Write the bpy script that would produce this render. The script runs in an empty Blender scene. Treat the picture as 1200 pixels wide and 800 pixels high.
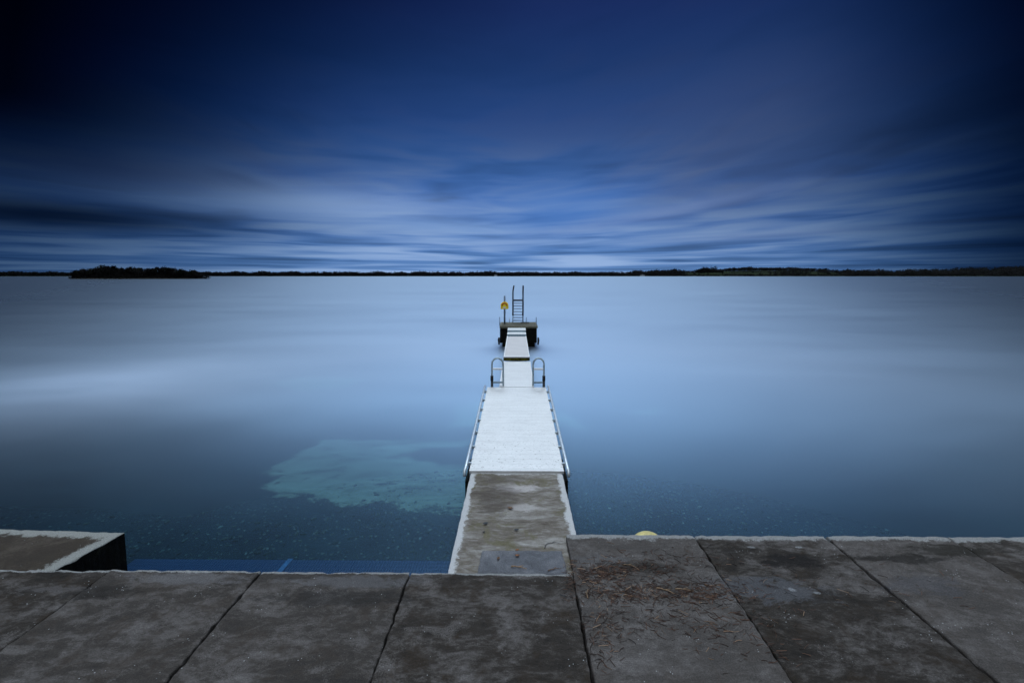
import bpy, bmesh, math, random
from mathutils import Vector, Matrix, noise

random.seed(7)
SC = bpy.context.scene
COL = SC.collection
R = math.radians

# ------------------------------------------------------------------ camera
HC = 4.6                      # eye above the water
F = 525.0                     # focal length in photo pixels (1200 wide)
PX, PY = 600.5, 368.0         # principal point in the photo
PITCH = math.atan((PY - 322.0) / F)
YAW = math.atan(5.0 / F)      # turned a little to the left of the jetty's line
cam_d = bpy.data.cameras.new('camera')
cam = bpy.data.objects.new('camera', cam_d); COL.objects.link(cam)
cam.location = (0, 0, HC)
cam.rotation_euler = (math.pi / 2 - PITCH, 0, YAW)
cam_d.sensor_width = 36.0
cam_d.lens = 36.0 * F / 1200.0
cam_d.shift_x = (600.0 - PX) / 1200.0
cam_d.shift_y = (PY - 400.0) / 1200.0
cam_d.clip_start = 0.1
cam_d.clip_end = 20000
SC.camera = cam
CM = cam.rotation_euler.to_matrix()

def at(px, py, z):
    """World point seen at a photo pixel, on the level plane z."""
    d = CM @ Vector(((px - PX) / F, -(py - PY) / F, -1.0))
    t = (z - HC) / d.z
    return Vector((0, 0, HC)) + d * t

# ------------------------------------------------------------------ node helpers
class V:
    """A float socket with arithmetic."""
    def __init__(s, nt, sock): s.nt, s.s = nt, sock
    def _m(s, op, *a, clamp=False):
        n = s.nt.nodes.new('ShaderNodeMath'); n.operation = op; n.use_clamp = clamp
        for i, x in enumerate((s,) + a):
            if isinstance(x, V): s.nt.links.new(x.s, n.inputs[i])
            else: n.inputs[i].default_value = float(x)
        return V(s.nt, n.outputs[0])
    def __add__(s, o): return s._m('ADD', o)
    __radd__ = __add__
    def __sub__(s, o): return s._m('SUBTRACT', o)
    def __rsub__(s, o): return (s * -1.0) + o
    def __mul__(s, o): return s._m('MULTIPLY', o)
    __rmul__ = __mul__
    def __truediv__(s, o): return s._m('DIVIDE', o)
    def __rtruediv__(s, o): return s._m('POWER', -1.0) * o
    def __pow__(s, o): return s._m('POWER', o)
    def max(s, o): return s._m('MAXIMUM', o)
    def min(s, o): return s._m('MINIMUM', o)
    def abs(s): return s._m('ABSOLUTE')
    def sqrt(s): return s._m('SQRT')
    def exp(s): return s._m('EXPONENT')
    def log(s): return s._m('LOGARITHM', math.e)
    def atan2(s, o): return s._m('ARCTAN2', o)
    def clamp(s): return s._m('ADD', 0.0, clamp=True)
    def step(s, a, b):
        """smoothstep from a to b"""
        n = s.nt.nodes.new('ShaderNodeMapRange'); n.interpolation_type = 'SMOOTHSTEP'
        s.nt.links.new(s.s, n.inputs[0])
        n.inputs[1].default_value = a; n.inputs[2].default_value = b
        n.inputs[3].default_value = 0; n.inputs[4].default_value = 1
        if a > b:
            n.inputs[1].default_value = b; n.inputs[2].default_value = a
            n.inputs[3].default_value = 1; n.inputs[4].default_value = 0
        return V(s.nt, n.outputs[0])

def gauss(*terms):
    """exp(-sum(((v-c)/w)^2)) over (v, c, w)"""
    t = None
    for v, c, w in terms:
        q = (v - c) / w; q = q * q
        t = q if t is None else t + q
    return (t * -1.0).exp()

def comb(nt, x, y, z=0.0):
    n = nt.nodes.new('ShaderNodeCombineXYZ')
    for i, v in enumerate((x, y, z)):
        if isinstance(v, V): nt.links.new(v.s, n.inputs[i])
        else: n.inputs[i].default_value = v
    return n.outputs[0]

def sep(nt, sock):
    n = nt.nodes.new('ShaderNodeSeparateXYZ'); nt.links.new(sock, n.inputs[0])
    return [V(nt, o) for o in n.outputs]

def noise_v(nt, vec, scale, detail=3.0, rough=0.5, dist=0.0):
    n = nt.nodes.new('ShaderNodeTexNoise')
    nt.links.new(vec, n.inputs['Vector'])
    n.inputs['Scale'].default_value = scale; n.inputs['Detail'].default_value = detail
    n.inputs['Roughness'].default_value = rough; n.inputs['Distortion'].default_value = dist
    return V(nt, n.outputs[0])

def voro(nt, vec, scale, feature='F1', rand=1.0):
    n = nt.nodes.new('ShaderNodeTexVoronoi'); n.feature = feature
    nt.links.new(vec, n.inputs['Vector']); n.inputs['Scale'].default_value = scale
    n.inputs['Randomness'].default_value = rand
    return n

def ramp(nt, v, stops, interp='LINEAR'):
    n = nt.nodes.new('ShaderNodeValToRGB'); nt.links.new(v.s, n.inputs[0])
    cr = n.color_ramp; cr.interpolation = interp
    while len(cr.elements) < len(stops): cr.elements.new(0.5)
    for e, (p, c) in zip(cr.elements, stops):
        e.position = p; e.color = (*c, 1)
    return n.outputs[0]

def mixc(nt, fac, a, b, mode='MIX'):
    n = nt.nodes.new('ShaderNodeMix'); n.data_type = 'RGBA'; n.blend_type = mode; n.clamp_factor = True
    for i, x in ((0, fac), (6, a), (7, b)):
        if isinstance(x, V): nt.links.new(x.s, n.inputs[i])
        elif hasattr(x, 'links'): nt.links.new(x, n.inputs[i])
        elif isinstance(x, (int, float)): n.inputs[i].default_value = x
        else: n.inputs[i].default_value = (*x, 1)
    return n.outputs[2]

def new_mat(name):
    m = bpy.data.materials.new(name); m.use_nodes = True
    nt = m.node_tree; b = nt.nodes['Principled BSDF']
    return m, nt, b

def position(nt):
    return nt.nodes.new('ShaderNodeNewGeometry').outputs['Position']

def bump(nt, b, h, dist, strength=1.0):
    n = nt.nodes.new('ShaderNodeBump'); n.inputs['Distance'].default_value = dist
    n.inputs['Strength'].default_value = strength
    nt.links.new(h.s, n.inputs['Height']); nt.links.new(n.outputs[0], b.inputs['Normal'])

# ------------------------------------------------------------------ materials
CRACK = .5
def concrete(name, dark, mid, light, edge=(.42, .43, .42), moss=(.06, .065, .02), moss_amt=.35, light_amt=.5,
             stretch=(1, 1, 1), speck=.5, blotches=(), rough=.8, grain=1.0, cracks=.0):
    m, nt, b = new_mat(name)
    p = position(nt)
    mp = nt.nodes.new('ShaderNodeMapping'); nt.links.new(p, mp.inputs[0]); mp.inputs['Scale'].default_value = stretch
    q = mp.outputs[0]
    big = noise_v(nt, q, 1.6, 8, .68, .8)
    med = noise_v(nt, q, 9.0, 8, .72, .4)
    fin = noise_v(nt, p, 70.0, 4, .7)
    c = ramp(nt, (big * .6 + med * .4), [(.34, dark), (.48, mid), (.64, light)])
    pale = (noise_v(nt, q, 2.3, 8, .68, 1.2) + (fin - .5) * .25).step(.66 - .22 * light_amt, .74 - .1 * light_amt)
    c = mixc(nt, pale * .55, c, light)
    ms = (noise_v(nt, p, 3.1, 7, .7, .5) + (fin - .5) * .3).step(.66 - .2 * moss_amt, .80 - .15 * moss_amt)
    c = mixc(nt, ms * .7, c, moss)
    oi = V(nt, nt.nodes.new('ShaderNodeObjectInfo').outputs['Random'])
    c = mixc(nt, (oi - .5).abs() * .7, c, mixc(nt, oi.step(.49, .51), mixc(nt, .45, c, (0, 0, 0)), light))
    X, Y, Z = sep(nt, p)
    blot = noise_v(nt, q, 4.0, 9, .74, .7)
    for (bx, by, wx, wy, col, amt) in blotches:
        g0 = gauss((X, bx, wx * 1.25), (Y, by, wy * 1.4)); g = g0 + (blot - .5) * 2.4
        c = mixc(nt, g.step(.42, .80) * g0.step(.02, .25) * amt, c, col)
    # worn, paler arris: the "wear" attribute is 1 on the arris and falls to 0 a little way in
    at_ = nt.nodes.new('ShaderNodeAttribute'); at_.attribute_name = 'wear'
    w = V(nt, at_.outputs['Fac'])
    wn = w + (noise_v(nt, p, 9.0, 7, .72) - .5) * 1.1 + (noise_v(nt, p, 2.2, 4, .6) - .5) * .8 + (fin - .5) * .5
    c = mixc(nt, wn.step(.42, .62) * w.step(.0, .12) * .85, c, edge)
    # grains, pits and lichen specks
    c = mixc(nt, fin.step(.35, .7), mixc(nt, .45 * grain, c, (.0, .0, .0)), c)
    vo = voro(nt, p, 22.0)
    sp = V(nt, vo.outputs['Distance']).step(.16, .10) * noise_v(nt, p, 4.0, 3).step(.56, .66)
    c = mixc(nt, sp * speck, c, (.5, .52, .54))
    pit = V(nt, voro(nt, p, 55.0).outputs['Distance']).step(.16, .08) * noise_v(nt, p, 11.0, 2).step(.5, .6)
    c = mixc(nt, pit * .7, c, (.008, .008, .008))
    nt.links.new(c, b.inputs['Base Color'])
    b.inputs['Roughness'].default_value = rough
    b.inputs['Specular IOR Level'].default_value = .25
    bump(nt, b, med * .7 + fin * .5 - pit * .6 + big * .4, .02, 1.0)
    return m

M = {}
def bl(px, py, wx, wy, col, amt):
    p = at(px, py, .62); return (p.x, p.y, wx, wy, col, amt)
def load_materials():
    M['slab'] = concrete('dark_mossy_concrete', (.009, .0075, .006), (.046, .038, .031), (.20, .185, .18), edge=(.40, .41, .41),
                         moss=(.032, .019, .008), moss_amt=.85, light_amt=.50, stretch=(.8, 1.5, 1), speck=.8, cracks=0,
                         blotches=[bl(215, 678, .75, .10, (.17, .165, .17), .8), bl(70, 690, .5, .06, (.15, .14, .14), .6), bl(120, 695, .5, .12, (.012, .010, .008), .7),
                                   bl(420, 680, .9, .10, (.16, .16, .17), .6), bl(400, 700, .9, .12, (.02, .019, .018), .6), bl(930, 658, .5, .16, (.008, .006, .005), .9),
                                   bl(900, 690, .7, .22, (.12, .125, .14), .7), bl(1060, 655, .6, .10, (.012, .010, .007), .8), bl(1120, 645, .7, .12, (.014, .012, .006), .8),
                                   bl(1080, 685, .5, .2, (.09, .09, .10), .6), bl(700, 655, .4, .10, (.13, .13, .135), .5), bl(760, 665, .5, .10, (.02, .016, .012), .7),
                                   bl(937, 641, .07, .035, (.45, .47, .49), .6), bl(958, 694, .06, .03, (.4, .43, .46), .6), bl(928, 690, .05, .03, (.38, .4, .43), .6), bl(880, 641, .08, .025, (.4, .42, .44), .5)])
    M['block'] = concrete('stained_block_concrete', (.007, .005, .003), (.022, .014, .008), (.12, .10, .08), edge=(.42, .44, .42),
                          moss=(.028, .02, .008), moss_amt=.9, light_amt=.35, speck=.7)
    M['pier'] = concrete('weathered_jetty_concrete', (.10, .08, .062), (.225, .20, .172), (.50, .49, .47), edge=(.70, .72, .74),
                         moss=(.16, .145, .06), moss_amt=.8, light_amt=.45, stretch=(.7, 2.0, 1), speck=.35, cracks=0,
                         blotches=[(.05, 8.25, .42, .13, (.58, .55, .55), .8), (.12, 7.55, .30, .12, (.52, .5, .49), .75),
                                   (.0, 9.0, .5, .12, (.42, .39, .37), .6), (-.35, 7.9, .4, .5, (.085, .07, .06), .6),
                                   (-.3, 8.7, .5, .2, (.10, .085, .075), .5)], grain=.6)
    M['small_slab'] = concrete('blue_grey_flagstone', (.11, .115, .13), (.17, .18, .205), (.28, .29, .32), moss_amt=.15, light_amt=.3,
                               speck=.3)
    M['platform_top'] = concrete('mossy_platform_concrete', (.07, .066, .05), (.13, .125, .09), (.22, .21, .17), edge=(.27, .26, .2),
                                 moss=(.08, .085, .03), moss_amt=.7, stretch=(1, .6, 1))
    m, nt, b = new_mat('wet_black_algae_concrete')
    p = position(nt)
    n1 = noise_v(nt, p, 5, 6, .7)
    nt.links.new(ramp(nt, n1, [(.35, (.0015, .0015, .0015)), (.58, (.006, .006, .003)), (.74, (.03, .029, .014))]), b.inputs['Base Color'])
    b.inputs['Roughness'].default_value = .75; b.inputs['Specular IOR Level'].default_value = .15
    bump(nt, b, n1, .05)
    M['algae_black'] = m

    def alu(name, col, period, rough=.45, dirt=.35, metal=.35):
        m, nt, b = new_mat(name)
        p = position(nt); X, Y, Z = sep(nt, p)
        rib = (Y * (2 * math.pi / period))._m('SINE')
        fine_ = noise_v(nt, comb(nt, X * 18.0, Y * 30.0, Z), 1.0, 2, .6)
        rib2 = (Y * (2 * math.pi / .23))._m('SINE').step(.97, 1.0)
        n1 = noise_v(nt, comb(nt, X * .9, Y * 2.4, Z), 1.7, 5, .6)
        n2 = noise_v(nt, p, 14.0, 5, .7)
        c = mixc(nt, n1.step(.35, .7) * .5, col, tuple(x * .82 for x in col))
        c = mixc(nt, rib2 * .42, c, tuple(x * .5 for x in col))
        c = mixc(nt, (n2 * .6 + n1 * .4).step(.60, .70) * dirt, c, (.33, .33, .35))
        c = mixc(nt, fine_.step(.45, .75) * .35, c, tuple(x * .55 for x in col))
        near = noise_v(nt, comb(nt, X * 1.0, Y * 1.0, Z), 20.0, 3, .6).step(.64, .68) * Y.step(12.5, 9.3)
        c = mixc(nt, near * .8, c, (.06, .05, .045))
        nt.links.new(c, b.inputs['Base Color'])
        b.inputs['Roughness'].default_value = rough; b.inputs['Metallic'].default_value = metal
        bump(nt, b, rib * .5 + n2 * .2, .004, .6)
        return m
    M['alu_deck'] = alu('ribbed_aluminium', (.67, .68, .68), .03)
    M['wood_deck'] = alu('pale_worn_decking', (.66, .65, .66), .1, rough=.7, dirt=.35, metal=0)

    def simple(name, col, rough=.5, metal=0.0, var=.25, scale=12.0, spec=.5):
        m, nt, b = new_mat(name)
        n1 = noise_v(nt, position(nt), scale, 5, .65)
        nt.links.new(mixc(nt, n1.step(.35, .7), tuple(c * (1 - var) for c in col), tuple(min(1, c * (1 + var)) for c in col)), b.inputs['Base Color'])
        b.inputs['Roughness'].default_value = rough; b.inputs['Metallic'].default_value = metal
        b.inputs['Specular IOR Level'].default_value = spec
        return m
    M['alu_tube'] = simple('aluminium_tube', (.62, .70, .76), .4, .6, .12)
    M['alu_edge'] = simple('white_aluminium_edge', (.86, .87, .88), .5, .1, .06)
    M['alu_dark'] = simple('dull_aluminium', (.24, .33, .40), .5, .4, .2)
    M['step_tread'] = simple('pale_step_tread', (.70, .74, .76), .6, .0, .1)
    M['step_riser'] = simple('blue_grey_step_riser', (.20, .33, .42), .5, .2, .15)
    M['hoop'] = simple('dull_hoop_tube', (.42, .52, .58), .4, .5, .25)
    M['steel'] = simple('galvanised_steel', (.17, .22, .27), .5, .5, .2)
    M['steel_dark'] = simple('dark_wet_steel', (.030, .036, .045), .55, .3, .35)
    M['steel_blue'] = simple('blue_grey_post_metal', (.18, .24, .33), .5, .4, .2)
    M['rubber'] = simple('black_rubber', (.008, .008, .009), .7)
    M['weed'] = simple('green_slime_board', (.085, .08, .012), .8, 0, .9, 9.0, .2)
    M['yellow'] = simple('yellow_plastic', (1.0, .74, .02), .45, 0, .06)
    M['red'] = simple('red_plastic', (.62, .06, .015), .5, 0, .15)
    M['white'] = simple('white_plastic', (.8, .76, .74), .5, 0, .05)
    M['buoy'] = simple('pale_yellow_buoy_plastic', (.70, .60, .22), .5, 0, .3, 9)
    M['bark'] = simple('dark_bark', (.018, .015, .012), .9, 0, .3, 3, .1)
    M['twigs'] = simple('winter_twigs', (.010, .010, .010), .95, 0, .4, .2, .05)
    M['evergreen'] = simple('dark_evergreen', (.016, .020, .013), .95, 0, .4, .2, .05)
    M['wood_far'] = simple('distant_winter_wood', (.010, .011, .012), .95, 0, .5, .03, .05)
    M['twig'] = simple('dry_brown_twig', (.13, .075, .045), .8, 0, .6, 30)
    M['pale_twig'] = simple('bleached_twig', (.30, .20, .12), .8, 0, .4, 30)
    M['leaf'] = simple('dead_orange_leaf', (.22, .09, .035), .7, 0, .5, 30)
    m, nt, b = new_mat('needle_litter')
    oi = nt.nodes.new('ShaderNodeNewGeometry').outputs['Random Per Island']
    nt.links.new(ramp(nt, V(nt, oi), [(0, (.014, .008, .006)), (.5, (.055, .026, .016)), (.88, (.12, .058, .034)), (1, (.34, .23, .15))]), b.inputs['Base Color'])
    b.inputs['Roughness'].default_value = .8
    M['litter'] = m
    m, nt, b = new_mat('far_field_grass')
    p = position(nt)
    nt.links.new(ramp(nt, noise_v(nt, p, .012, 4, .6), [(.35, (.006, .009, .006)), (.5, (.013, .022, .010)), (.7, (.022, .036, .014))]), b.inputs['Base Color'])
    b.inputs['Roughness'].default_value = .95; b.inputs['Specular IOR Level'].default_value = .05
    M['field'] = m
    M['house_wall'] = simple('whitewashed_wall', (.55, .58, .6), .8)
    M['house_roof'] = simple('slate_roof', (.04, .045, .055), .8)
    M['window'] = simple('dark_window_glass', (.02, .025, .03), .2)
    # lake bed of dark silt and stones
    m, nt, b = new_mat('stony_lake_bed')
    p = position(nt); X, Y, Z = sep(nt, p)
    vo = voro(nt, p, 11.0); rnd = sep(nt, vo.outputs['Color'])[0]
    d = V(nt, vo.outputs['Distance'])
    n1 = noise_v(nt, p, .55, 5, .6)
    c = ramp(nt, n1, [(.3, (.018, .021, .019)), (.6, (.036, .042, .035)), (.8, (.054, .060, .046))])
    st = d.step(.42, .25) * rnd.step(.55, .95)
    c = mixc(nt, st * .8, c, (.15, .145, .09))
    vo2 = voro(nt, p, 24.0); st2 = V(nt, vo2.outputs['Distance']).step(.42, .25) * sep(nt, vo2.outputs['Color'])[1].step(.4, .9)
    c = mixc(nt, st2 * .6, c, (.105, .105, .065))
    c = mixc(nt, Y.step(13, 38), c, (.004, .008, .012))     # bed colour darkened outward, standing in for light absorbed by deep water
    nt.links.new(c, b.inputs['Base Color']); b.inputs['Roughness'].default_value = .9
    b.inputs['Specular IOR Level'].default_value = 0
    bump(nt, b, st * .6 + st2 * .3, .03)
    M['bed'] = m
    m, nt, b = new_mat('bed_stones')
    oi = nt.nodes.new('ShaderNodeNewGeometry').outputs['Random Per Island']
    nt.links.new(ramp(nt, V(nt, oi), [(0, (.028, .03, .022)), (.6, (.060, .058, .036)), (.94, (.105, .10, .06)), (1, (.24, .22, .14))]), b.inputs['Base Color'])
    b.inputs['Roughness'].default_value = .9; b.inputs['Specular IOR Level'].default_value = 0
    M['stones'] = m
    m, nt, b = new_mat('pale_silt')
    p = position(nt); X, Y, Z = sep(nt, p)
    n1 = noise_v(nt, comb(nt, X * .7, Y * 1.8, Z), 1.1, 8, .68, .8)
    n2 = noise_v(nt, p, 9.0, 5, .7)
    c = ramp(nt, n1 * .8 + n2 * .2, [(.36, (.11, .10, .06)), (.46, (.32, .255, .13)), (.62, (.50, .395, .205))])
    ia = nt.nodes.new('ShaderNodeAttribute'); ia.attribute_name = 'inside'
    n3 = noise_v(nt, comb(nt, X * 1.0, Y * 1.5, Z), 2.2, 8, .68, .6)
    al = (V(nt, ia.outputs['Fac']) + (n3 - .5) * 1.3 + (n2 - .5) * .5).step(.32, .56)
    hole = noise_v(nt, comb(nt, X * .5, Y * 1.6, 3.0), 1.4, 6, .7, .5).step(.66, .57)
    vo = voro(nt, p, 7.0); st = V(nt, vo.outputs['Distance']).step(.30, .2) * sep(nt, vo.outputs['Color'])[0].step(.88, .93)
    c = mixc(nt, st * .7, c, (.05, .06, .045))
    nt.links.new(c, b.inputs['Base Color']); b.inputs['Roughness'].default_value = .95
    b.inputs['Specular IOR Level'].default_value = 0
    nt.links.new((al * hole * .74).s, b.inputs['Alpha'])
    M['silt'] = m
    m, nt, b = new_mat('blue_ribbed_matting')
    p = position(nt); X, Y, Z = sep(nt, p)
    rib = (X * (2 * math.pi / .045))._m('SINE'); cross = (Y * (2 * math.pi / .09))._m('SINE')
    n1 = noise_v(nt, p, 6, 4)
    nt.links.new(mixc(nt, rib.step(-.3, .6) * .8, (.008, .024, .05), mixc(nt, n1, (.016, .038, .064), (.032, .066, .11))), b.inputs['Base Color'])
    b.inputs['Roughness'].default_value = .6
    bump(nt, b, rib + cross * .3, .01)
    M['mat'] = m
    M['mat_joint'] = simple('pale_blue_strap', (.07, .12, .16), .6, 0, .35, 20)
    M['bank'] = simple('dark_wet_soil', (.02, .018, .014), .95, 0, .5, 3, .1)

    # water: clear at your feet, rippled sheen towards the far shore
    m, nt, b = new_mat('still_lake_water'); nt.nodes.remove(b)
    out = nt.nodes['Material Output']
    p = position(nt); X, Y, Z = sep(nt, p)
    lw = nt.nodes.new('ShaderNodeLayerWeight'); lw.inputs['Blend'].default_value = .5
    cosv = 1.0 - V(nt, lw.outputs['Facing'])
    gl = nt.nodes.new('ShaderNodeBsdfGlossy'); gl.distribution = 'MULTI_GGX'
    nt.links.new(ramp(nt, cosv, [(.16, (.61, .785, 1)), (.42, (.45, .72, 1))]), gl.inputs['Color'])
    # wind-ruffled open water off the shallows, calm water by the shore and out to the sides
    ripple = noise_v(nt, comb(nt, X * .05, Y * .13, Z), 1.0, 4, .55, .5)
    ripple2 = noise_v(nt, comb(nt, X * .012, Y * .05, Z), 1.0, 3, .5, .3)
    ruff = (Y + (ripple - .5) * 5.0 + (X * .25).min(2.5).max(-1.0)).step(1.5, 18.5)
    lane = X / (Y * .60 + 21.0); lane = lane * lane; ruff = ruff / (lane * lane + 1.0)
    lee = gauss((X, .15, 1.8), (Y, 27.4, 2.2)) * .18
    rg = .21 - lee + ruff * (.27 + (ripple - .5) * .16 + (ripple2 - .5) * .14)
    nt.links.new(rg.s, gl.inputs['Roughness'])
    tr = nt.nodes.new('ShaderNodeBsdfTransparent'); tr.inputs[0].default_value = (.38, .70, 1.0, 1)
    mx = nt.nodes.new('ShaderNodeMixShader')
    G_ = lambda v: (v, v, v)
    frc = ramp(nt, cosv, [(0, G_(.53)), (.05, G_(.54)), (.147, G_(.58)), (.24, G_(.56)), (.32, G_(.45)), (.40, G_(.255)), (.475, G_(.085)), (.55, G_(.04)), (.8, G_(.025)), (1, G_(.03))], 'B_SPLINE')
    nt.links.new(frc, mx.inputs[0]); nt.links.new(tr.outputs[0], mx.inputs[1]); nt.links.new(gl.outputs[0], mx.inputs[2])
    # bright cloud reflection painted on the water as pale diffuse patches
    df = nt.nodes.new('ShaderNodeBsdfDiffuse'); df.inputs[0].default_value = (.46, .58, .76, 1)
    cloud_glow = gauss((X, -18.0, 6.5), (Y, 18.5, 5.0)) * .50 + gauss((X, -9.0, 12.0), (Y, 27.0, 9.0)) * .20 \
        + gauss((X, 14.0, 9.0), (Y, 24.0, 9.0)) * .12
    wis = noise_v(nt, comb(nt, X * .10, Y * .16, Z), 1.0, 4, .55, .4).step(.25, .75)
    fac = cloud_glow * (.55 + wis * .6)
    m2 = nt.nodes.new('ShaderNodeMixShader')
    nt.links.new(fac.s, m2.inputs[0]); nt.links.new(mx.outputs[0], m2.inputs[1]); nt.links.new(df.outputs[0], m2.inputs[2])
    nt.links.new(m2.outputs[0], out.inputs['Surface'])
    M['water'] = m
load_materials()

# ------------------------------------------------------------------ mesh helpers
def mesh_obj(name, bm, mat, parent=None, origin=(0, 0, 0), smooth=False):
    """One mesh object from a bmesh given in world coordinates; its origin goes to ORIGIN (or its parent's place)."""
    o0 = Vector(origin)
    if parent is not None: o0 = world_loc(parent)
    bmesh.ops.translate(bm, verts=bm.verts, vec=-o0)
    me = bpy.data.meshes.new(name); bm.to_mesh(me); bm.free()
    if smooth:
        for f in me.polygons: f.use_smooth = True
    o = bpy.data.objects.new(name, me); COL.objects.link(o)
    for m_ in (mat if isinstance(mat, tuple) else (mat,)): me.materials.append(M[m_])
    if parent is not None: o.parent = parent
    else: o.location = o0
    return o

def world_loc(o):
    v = Vector(o.location)
    while o.parent is not None:
        o = o.parent; v = v + o.location
    return v

def tag(o, label=None, cat=None, group=None, kind=None):
    if label: o['label'] = label
    if cat: o['category'] = cat
    if group: o['group'] = group
    if kind: o['kind'] = kind
    return o

def thing(name, label, cat, loc, group=None):
    o = bpy.data.objects.new(name, None); COL.objects.link(o); o.location = loc
    o.empty_display_size = .2
    return tag(o, label, cat, group)

def dup(root, loc, label=None, rz=0.0, sc=(1, 1, 1)):
    r = root.copy(); COL.objects.link(r); r.location = loc; r.rotation_euler = (0, 0, rz); r.scale = sc
    if label: r['label'] = label
    for ch in list(root.children):
        c = ch.copy(); COL.objects.link(c); c.parent = r
        for g in ch.children:
            d = g.copy(); COL.objects.link(d); d.parent = c
    return r

def box(bm, x0, x1, y0, y1, z0, z1, bev=0.0):
    b2 = bmesh.new()
    bmesh.ops.create_cube(b2, size=1)
    bmesh.ops.scale(b2, vec=(x1 - x0, y1 - y0, z1 - z0), verts=b2.verts)
    bmesh.ops.translate(b2, vec=((x0 + x1) / 2, (y0 + y1) / 2, (z0 + z1) / 2), verts=b2.verts)
    if bev: bmesh.ops.bevel(b2, geom=b2.edges[:], offset=bev, segments=2, affect='EDGES')
    join(bm, b2)

def join(bm, b2):
    me = bpy.data.meshes.new('tmp'); b2.to_mesh(me); b2.free(); bm.from_mesh(me); bpy.data.meshes.remove(me)

def hexa(bm, pts, bev=0.0):
    """Eight corners: bottom four then top four, same order."""
    b2 = bmesh.new(); v = [b2.verts.new(p) for p in pts]
    for f in ((3, 2, 1, 0), (4, 5, 6, 7), (0, 1, 5, 4), (1, 2, 6, 5), (2, 3, 7, 6), (3, 0, 4, 7)):
        b2.faces.new([v[i] for i in f])
    bmesh.ops.recalc_face_normals(b2, faces=b2.faces)
    if bev: bmesh.ops.bevel(b2, geom=b2.edges[:], offset=bev, segments=2, affect='EDGES')
    join(bm, b2)

def ramp_box(bm, xa, xb, ya, yb, za, zb, th, bev=0.0):
    """A deck from ya to yb whose top goes from za to zb, th thick."""
    hexa(bm, [(xa, ya, za - th), (xb, ya, za - th), (xb, yb, zb - th), (xa, yb, zb - th),
              (xa, ya, za), (xb, ya, za), (xb, yb, zb), (xa, yb, zb)], bev)

def tube(bm, pts, r, n=10, caps=True):
    pts = [Vector(p) for p in pts]; rings = []
    rr = r if isinstance(r, (list, tuple)) else [r] * len(pts)
    up = Vector((0, 0, 1))
    prev = None
    for i, p in enumerate(pts):
        t = (pts[min(i + 1, len(pts) - 1)] - pts[max(i - 1, 0)]).normalized()
        if prev is None:
            a = t.cross(up if abs(t.z) < .9 else Vector((1, 0, 0))).normalized()
        else:
            a = (prev - t * prev.dot(t)).normalized()
        prev = a; c = t.cross(a)
        rings.append([bm.verts.new(p + (a * math.cos(2 * math.pi * k / n) + c * math.sin(2 * math.pi * k / n)) * rr[i]) for k in range(n)])
    for a, b in zip(rings, rings[1:]):
        for k in range(n): bm.faces.new((a[k], a[(k + 1) % n], b[(k + 1) % n], b[k]))
    if caps:
        bm.faces.new(rings[0][::-1]); bm.faces.new(rings[-1])

def slab(bm, quad, z0, z1, cell=.045, jit=.007, rnd=.014, edges=(), wear_w=.2, top=None):
    """A rough cast slab. QUAD: four (x, y) corners counter-clockwise from near left; EDGES: which sides (0 near, 1 right, 2 far, 3 left) are worn."""
    q = [Vector((x, y)) for x, y in quad]
    L = max((q[1] - q[0]).length, (q[2] - q[3]).length); W = max((q[3] - q[0]).length, (q[2] - q[1]).length)
    def params(n_len):
        n = max(2, int(n_len / cell)); r = rnd / n_len
        return [0, r * .35, r] + [r + (1 - 2 * r) * i / n for i in range(1, n)] + [1 - r, 1 - r * .35, 1]
    S, T = params(L), params(W)
    lay = bm.verts.layers.float.get('wear') or bm.verts.layers.float.new('wear')
    seed = Vector((q[0].x * 3.1, q[0].y * 1.7, z1))
    G = []
    for t in T:
        row = []
        for s in S:
            p = (q[0] * (1 - s) + q[1] * s) * (1 - t) + (q[3] * (1 - s) + q[2] * s) * t
            d = [t * W, (1 - s) * L, (1 - t) * W, s * L]
            dm = min(d)
            P = Vector((p.x, p.y, 0))
            e = max(0, 1 - dm / (rnd * 3))
            jx = noise.noise(P * 9 + seed) * jit * e + noise.noise(P * 33 + seed) * jit * .7 * e
            jy = noise.noise(P * 9 + seed + Vector((9, 3, 1))) * jit * e + noise.noise(P * 33 - seed) * jit * .7 * e
            z = z1 + noise.noise(P * 2.3 + seed) * .004 + noise.noise(P * 11 + seed) * .0025
            if dm < rnd: z -= rnd * (1 - math.sqrt(max(0, 1 - (1 - dm / rnd) ** 2))) * .8
            z -= max(0, noise.noise(P * 6 - seed) - .15) * .05 * e
            if top: z += top(p.x, p.y)
            v = bm.verts.new((p.x + jx, p.y + jy, z))
            v[lay] = max([0] + [1 - d[k] / wear_w for k in edges])
            row.append(v)
        G.append(row)
    for j in range(len(T) - 1):
        for i in range(len(S) - 1):
            bm.faces.new((G[j][i], G[j][i + 1], G[j + 1][i + 1], G[j + 1][i]))
    loop = G[0][:] + [G[j][-1] for j in range(1, len(T))] + G[-1][-2::-1] + [G[j][0] for j in range(len(T) - 2, 0, -1)]
    low = []
    for k, v in enumerate(loop):
        w = bm.verts.new((v.co.x, v.co.y, z0)); w[lay] = 0; low.append(w)
    n = len(loop)
    for k in range(n):
        bm.faces.new((loop[k], low[k], low[(k + 1) % n], loop[(k + 1) % n])).material_index = 1
    bm.faces.new(low)

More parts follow.
